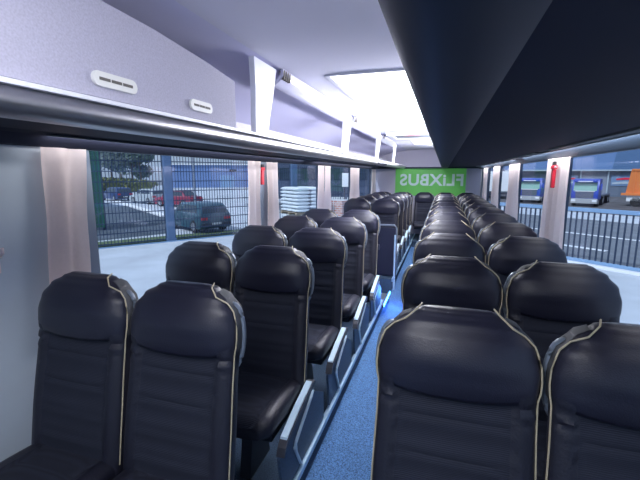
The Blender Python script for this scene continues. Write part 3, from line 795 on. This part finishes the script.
# blue warehouse behind the left car park
bw = thing('blue_warehouse', 'long blue clad warehouse beyond the car park, seen through the mesh fence', 'building', (-37, 80, G), math.radians(28))
MB().box(-21, 14, 0, 14, 0, 4.8).build('wall', M['wh_blue'], bw)
MB().prism([(-0.4, 4.8), (14.4, 4.8), (14.4, 5.05), (-0.4, 5.05)], -21.3, 14.3, 'x').build('roof', M['white'], bw)
for k in range(4): MB().box(-10+k*5.8, -7.0+k*5.8, -0.06, 0.02, 0, 2.6).build('shutter', M['fence_blue'], bw)
for k in range(5): MB().box(-8+k*4.4, -6.6+k*4.4, -0.05, 0.02, 3.3, 3.9).build('window', M['car_glass'], bw)
# small van in front of it
# dark building behind the sacks and bricks
db = thing('dark_building', 'dark blue grey building far behind the sacks and the brick pack', 'building', (-12.5, 44, G), math.radians(12))
MB().box(-9, 15, 0, 10, 0, 5.2).build('wall', M['dark_bld'], db)
MB().box(-9.3, 15.3, -0.3, 10.3, 5.2, 5.5).build('roof', M['roof_dark'], db)
for k in range(6): MB().box(-6+k*3.0, -4.4+k*3.0, -0.05, 0.02, 2.2, 3.6).build('window', M['car_glass'], db)
# white low barrier and notice boards
for j, (x, y) in enumerate(((-8.3, 30.0), (-5.3, 30.0))):
    o = MB().box(-1.4, 1.4, -0.1, 0.1, 0.0, 1.1, bevel=0.04).box(-1.3, -0.9, -0.25, 0.25, 0, 0.1).box(0.9, 1.3, -0.25, 0.25, 0, 0.1).build('road_barrier', M['white'])
    o.location = (x, y, G); tag(o, ['white low road barrier behind the brick pack', 'white low road barrier further right toward the rear'][j], 'barrier', 'white road barriers')
def board(loc, label, w, h):
    t = thing('notice_board', label, 'sign', loc, 0, 'white notice boards')
    MB().box(-w/2, w/2, -0.02, 0.02, 2.2, 2.2+h, bevel=0.01).build('panel', M['white'], t)
    for s in (-1, 1): MB().cyl((s*w*0.35, 0.03, (2.25+h)/2), 0.03, 2.25+h-0.05, 'z', 8).build('post', M['shell'], t)
board((-4.5, 21.2, G), 'white notice board left of the narrow curtain', 0.85, 0.75)
board((-3.3, 24.0, G), 'white notice board right of the narrow curtain', 0.75, 0.85)
o = tag(MB().tube([(0, 0, 0), (0, 0, 3.8)], 0.035, 8).cyl((0, 0, 0.05), 0.1, 0.1, 'z', 12).cyl((0, 0, 3.82), 0.05, 0.06, 'z', 10).build('signal_pole', M['wh_pale'], None, smooth=True), 'thin pale pole standing before the dark building', 'pole'); o.location = (-5.3, 22.3, G)

# pallets of sacks
def sack(w, l, h):
    m = MB(); rings = []
    for i in range(9):
        u = -1+2*i/8; e = (1-abs(u)**4)**0.5 if abs(u) < 1 else 0
        hh = h/2*max(0.35, e); ww = w/2*(0.9+0.1*e)
        rings.append([(se(ww, hh, 2*PI*k/16+PI/16, 3.5)[0], u*l/2, h/2+se(ww, hh, 2*PI*k/16+PI/16, 3.5)[1]) for k in range(16)])
    m.loft(rings); return m
PR = math.radians(-38)
def pallet_stack(cx, cy, z, where, layers):
    p = thing('pallet', 'wooden pallet under the %s pile of white sacks' % where, 'pallet', (cx, cy, z), PR)
    m = MB()
    for k in range(5): m.box(-0.8, 0.8, -0.8+k*0.34, -0.56+k*0.34, 0.10, 0.13)
    m.build('deck', M['wood'], p)
    m = MB()
    for k in (-0.7, 0, 0.7): m.box(k-0.06, k+0.06, -0.8, 0.8, 0, 0.10)
    m.build('runner', M['wood'], p)
    R = Matrix.Rotation(PR, 4, 'Z'); proto = None
    for l in range(layers):
        for i in range(2):
            for j in range(3):
                if i == 0 and l not in (layers-1,) and j == 1 and False: continue
                if proto is None:
                    o = proto = sack(0.52, 0.78, 0.17).build('sack', M['sack'], None, smooth=True)
                else: o = proto.copy(); COL.objects.link(o)
                v = R @ Vector((-0.53+0.53*j + random.uniform(-.01, .01), -0.40+0.80*i + random.uniform(-.012, .012), 0.13+0.168*l))
                o.location = (cx+v.x, cy+v.y, z+v.z); o.rotation_euler = (0, 0, PR+random.uniform(-.03, .03))
                tag(o, 'plump white sack in the %s pile, beyond the left windows' % where, 'sack', 'white sacks of the %s pile' % where)
    return 0.13+0.168*layers
top = pallet_stack(-6.15, 18.1, G, 'lower', 5)
pallet_stack(-6.15, 18.1, G+top+0.005, 'upper', 7)
bp_ = thing('brick_pack', 'pack of reddish bricks on a pallet beyond the third left window', 'bricks', (-4.95, 19.6, G), math.radians(-20))
MB().box(-0.85, 0.85, -0.5, 0.5, 0.12, 1.58, bevel=0.01).build('brick_block', M['brick'], bp_)
m = MB()
for k in (-0.55, 0, 0.55): m.box(k-0.06, k+0.06, -0.5, 0.5, 0, 0.12)
m.build('pallet_runner', M['wood'], bp_)
m = MB()
for k in (-0.35, 0.35): m.box(k-0.015, k+0.015, -0.505, 0.505, 0.12, 1.584)
m.build('strap', M['white'], bp_)

# ------------------------------------------------------------------ outdoors, right
B = Vector((4.45, 14.6)); DR = Vector((0.766, -0.643)).normalized(); NR = Vector((-DR.y, DR.x)) # away from the bus (up-right)
ang = math.atan2(DR.y, DR.x)
def RF(t, n=0): p = B + DR*t + NR*n; return (p.x, p.y)
gplane('ground_walk', [RF(-9, 0.1), RF(40, 0.1), (40, -25), (5, -25), (1.0, 17)], G+0.003, M['concrete'], 'pale concrete between the bus and the bar fence')
gplane('ground_street', [RF(-30, 0.6), RF(60, 0.6), RF(60, 14), RF(-30, 14)], G-0.004, M['asphalt'], 'grey street beyond the bar fence')
gplane('ground_kerb', [RF(-30, 14), RF(60, 14), RF(60, 19), RF(-30, 19)], G+0.02, M['concrete'], 'pale pavement on the far side of the street')
gplane('ground_yard', [RF(-60, 19), RF(90, 19), RF(90, 80), RF(-60, 80)], G+0.0, M['yard'], 'dark yard under the trucks')
for k in range(9):
    o = MB().box(-1.1, 1.1, -0.16, 0.16, 0, 0.006).build('road_dash', M['mark']); o.location = (*RF(-9+k*3.9, 3.3), G); o.rotation_euler = (0, 0, ang)
    tag(o, 'white painted dash on the street beyond the bar fence', 'road marking', 'street dashes')
o = MB().box(-11, 45, -0.13, 0.13, 0, 0.006).build('road_line', M['mark']); o.location = (*RF(0, 7.2), G); o.rotation_euler = (0, 0, ang)
tag(o, 'thin pale solid line along the middle of the street', 'road marking')
HB = 1.84
def bar_panel(t0, t1, label):
    t = thing('bar_fence', label, 'fence', (*RF(t0), G), ang, 'blue bar fence panels')
    L = t1-t0; n = int(L/0.165)
    MB().box(0, L, -0.05, 0.05, HB-0.12, HB, bevel=0.01).build('top_rail', M['fence_blue'], t)
    MB().box(0, L, -0.04, 0.04, 0.10, 0.2, bevel=0.01).build('bottom_rail', M['fence_blue'], t)
    for k in range(n):
        x = (k+0.5)*L/n; MB().box(x-0.02, x+0.02, -0.02, 0.02, 0.2, HB-0.12).build('bar', M['fence_bar'], t)
for (a, b), l in zip(((-5.5, -0.3), (-0.3, 4.4), (4.4, 8.4), (8.4, 12.4)), ('blue bar fence panel left of the hammer curtain', 'blue bar fence panel right of the hammer curtain, before the orange skip', 'blue bar fence panel just past the right frame edge', 'blue bar fence panel nearest the bus front')):
    bar_panel(a+0.085, b-0.085, l)
for a, l in zip((-5.5, -0.3, 4.4, 8.4), ('farthest', 'behind the hammer curtain', 'just past the right edge of view', 'nearest the bus front')):
    o = MB().box(-0.045, 0.045, -0.045, 0.045, 0, HB+0.04, bevel=0.01).box(-0.08, 0.08, -0.08, 0.08, 0, 0.02).build('bar_fence_post', M['fence_blue']); o.location = (*RF(a), G); o.rotation_euler = (0, 0, ang)
    tag(o, 'blue square post of the bar fence, ' + l, 'post', 'bar fence posts')
o = MB().box(-6, 14, -0.25, 0.12, 0, 0.09, bevel=0.02).build('trim_62', M['mark']); o.location = (*RF(0, -0.0), G+0.004); o.rotation_euler = (0, 0, ang); struct(o, 'pale kerb under the bar fence')

def make_truck(loc, rotz, label):
    t = thing('truck', label, 'truck', loc, rotz, 'blue trucks in the yard'); t.scale = (0.8, 0.8, 0.8)
    W = 1.28                    # faces -y
    pf = [(0.0, 0.75), (-0.06, 1.2), (-0.04, 1.75), (0.22, 2.75), (0.45, 3.05), (2.1, 3.1), (2.15, 0.75)]
    m = MB(); m.prism(pf, -W, W, 'x'); bmesh.ops.bevel(m.bm, geom=m.bm.edges[:], offset=0.06, segments=2, affect='EDGES')
    m.build('cab', M['truck_blue'], t, smooth=True)
    m = MB(); m.bm.faces.new([m.bm.verts.new(p) for p in ((-1.12, -0.06, 1.78), (1.12, -0.06, 1.78), (1.05, 0.17, 2.68), (-1.05, 0.17, 2.68))]); m.build('windscreen', M['truck_glass'], t)
    MB().box(-1.1, 1.1, -0.28, 0.15, 2.72, 2.96, bevel=0.04).build('sun_visor', M['truck_blue'], t)
    MB().box(-0.7, 0.7, -0.30, -0.26, 2.76, 2.86, bevel=0.01).build('name_strip', M['lampw'], t)
    m = MB()
    for k in range(6): m.box(-0.85, 0.85, -0.12, 0.02, 0.98+k*0.125, 1.06+k*0.125)
    m.build('grille', M['grille'], t)
    MB().box(-0.95, 0.95, -0.13, 0.0, 1.68, 1.76, bevel=0.02).build('badge_strip', M['lampw'], t)
    MB().box(-1.27, 1.27, -0.22, 0.4, 0.35, 0.9, bevel=0.05).build('bumper', M['chrome'], t)
    for s in (-1, 1):
        MB().box(s*1.0-0.22, s*1.0+0.22, -0.25, -0.1, 0.55, 0.78, bevel=0.03).build('head_lamp', M['lampw'], t)
        MB().box(s*1.48-0.09, s*1.48+0.09, -0.02, 0.08, 1.9, 2.55, bevel=0.03).box(s*1.36-0.12, s*1.36+0.12, 0.0, 0.05, 2.2, 2.25).build('mirror', M['truck_blue'], t)
        for y in (1.0, 4.3, 8.6, 9.8):
            w = MB().cyl((s*1.08, y, 0.5), 0.5, 0.34, 'x', 20).build('wheel', M['tyre'], t, smooth=True)
            MB().cyl((s*1.1, y, 0.5), 0.27, 0.33, 'x', 14).build('rim', M['rim'], w)
    MB().box(-0.5, 0.5, 0.6, 10.4, 0.6, 0.95).build('chassis', M['black'], t)
    MB().box(-1.27, 1.27, 2.9, 10.6, 1.0, 1.15, bevel=0.02).build('flatbed', M['shell'], t)
    return t
make_truck((12.6, 40.8, G), math.radians(-25), 'blue truck with green windscreen in the yard, right of the hammer curtain')
make_truck((8.8, 44.4, G), math.radians(-22), 'blue truck with green windscreen, left of the hammer curtain')
vn = thing('white_van', 'white box trailer parked at the far left of the yard', 'trailer', (6.4, 50, G), math.radians(-12))
MB().box(-1.6, 1.6, 0, 6, 0.9, 3.2, bevel=0.05).build('box_body', M['white'], vn)
for s in (-1, 1):
    for y in (1.2, 4.6): MB().cyl((s*1.3, y, 0.5), 0.5, 0.3, 'x', 18).build('wheel', M['tyre'], vn)
MB().box(-1.5, 1.5, -0.05, 0.1, 0.55, 0.8, bevel=0.02).build('bumper', M['shell'], vn)
# warehouse with hipped roof
wh = thing('warehouse', 'long grey warehouse with slate blue hipped roof behind the trucks', 'building', (9.0, 60.0, G))
EZ = 3.4
MB().box(0, 8.6, 0, 30, 0, EZ).box(11.7, 60, 0, 30, 0, EZ).build('wall', M['wh_grey'], wh)
MB().box(8.6, 11.7, -0.1, 30, 0, EZ).build('bay_wall', M['wh_pale'], wh)
r = MB()
def quad(mi, *ps): r.bm.faces.new([r.bm.verts.new(p) for p in ps]).material_index = mi
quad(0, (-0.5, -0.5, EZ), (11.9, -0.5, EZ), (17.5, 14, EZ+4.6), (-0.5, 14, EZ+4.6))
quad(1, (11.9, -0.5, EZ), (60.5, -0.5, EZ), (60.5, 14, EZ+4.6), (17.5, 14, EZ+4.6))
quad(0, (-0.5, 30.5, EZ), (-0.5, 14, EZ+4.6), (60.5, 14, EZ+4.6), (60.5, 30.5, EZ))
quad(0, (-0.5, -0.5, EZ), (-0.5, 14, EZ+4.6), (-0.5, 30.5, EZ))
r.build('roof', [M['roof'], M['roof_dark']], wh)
MB().box(-0.6, 60.6, -0.66, -0.5, EZ-0.12, EZ+0.06).build('gutter', M['gutter'], wh)
for x in (8.6, 11.7): MB().cyl((x, -0.2, EZ/2), 0.09, EZ, 'z', 8).build('downpipe', M['gutter'], wh)
def stripe_sign(x, w):
    s = MB().box(x, x+w, -0.08, 0.0, EZ-2.0, EZ-0.7).build('sign_panel', M['sign_blue'], wh)
    MB().prism([(x+w*0.18, EZ-1.1), (x+w*0.5, EZ-0.95), (x+w*0.92, EZ-1.0), (x+w*0.86, EZ-1.2), (x+w*0.5, EZ-1.22), (x+w*0.2, EZ-1.28)], -0.12, -0.08, 'y').build('red_stripe', M['red'], s)
    MB().prism([(x+w*0.04, EZ-1.6), (x+w*0.5, EZ-1.42), (x+w*0.95, EZ-1.55), (x+w*0.95, EZ-1.7), (x+w*0.04, EZ-1.8)], -0.12, -0.08, 'y').build('pale_stripe', M['gutter'], s)
stripe_sign(12.1, 2.9); stripe_sign(5.4, 2.9)
# orange skip
sk = thing('orange_skip', 'orange steel skip on a white base at the right edge of the yard', 'skip', (18.55, 42.5, G), math.radians(-25))
MB().loft([[(-2.0, -1.1, 1.15), (2.4, -1.1, 1.15), (2.4, 1.1, 1.15), (-2.0, 1.1, 1.15)], [(-1.75, -1.25, 3.3), (2.6, -1.25, 3.3), (2.6, 1.25, 3.3), (-1.75, 1.25, 3.3)]]).build('hopper', M['orange'], sk)
m = MB()
for k in range(5): m.box(-1.5+k*0.9, -1.42+k*0.9, -1.32, -1.14, 1.2, 3.2)
m.box(-2.3, 2.7, -1.34, -1.1, 1.0, 1.2).box(-1.7, 2.7, -1.34, -1.2, 3.2, 3.35); m.build('rib', M['orange'], sk)
MB().box(-1.9, 2.5, -1.15, 1.15, 0.45, 1.0, bevel=0.03).build('base', M['white'], sk)
for s in (-1, 1):
    for x in (-1.2, 1.7): MB().cyl((x, s*1.0, 0.42), 0.42, 0.3, 'y', 16).build('wheel', M['tyre'], sk)
for i, (x, y, h) in enumerate(((22, 98, 14), (31, 99, 15), (40, 98, 14.5), (49, 99, 15.5))):
    make_tree((x, y, G), h, 3.6, 60+i, ['leafy tree rising over the warehouse roof, leftmost', 'leafy tree over the warehouse roof, second from left', 'leafy tree over the warehouse roof, third from left', 'leafy tree over the warehouse roof, rightmost'][i], M['leaf'], 'trees behind the warehouse')

# ------------------------------------------------------------------ light
w = bpy.data.worlds.new('world'); scene.world = w; w.use_nodes = True
nt = w.node_tree; bg = nt.nodes['Background']
sky = nt.nodes.new('ShaderNodeTexSky'); sky.sky_type = 'NISHITA'; sky.sun_disc = False; sky.sun_elevation = math.radians(48); sky.sun_rotation = math.radians(200); sky.dust_density = 3
mixn = nt.nodes.new('ShaderNodeMix'); mixn.data_type = 'RGBA'; mixn.inputs['Factor'].default_value = 0.6
nt.links.new(sky.outputs[0], mixn.inputs['A']); mixn.inputs['B'].default_value = (4.5, 5.2, 6.2, 1)
nt.links.new(mixn.outputs['Result'], bg.inputs['Color']); bg.inputs['Strength'].default_value = 0.16
s = bpy.data.lights.new('sun', 'SUN'); s.energy = 3.2; s.angle = math.radians(1.5); s.color = (1, 0.97, 0.93)
so = bpy.data.objects.new('sun', s); COL.objects.link(so)
so.rotation_euler = Vector((0.35, 0.75, -0.95)).to_track_quat('-Z', 'Y').to_euler()
scene.view_settings.view_transform = 'Standard'
scene.view_settings.look = 'None'
scene.view_settings.exposure = 0.0
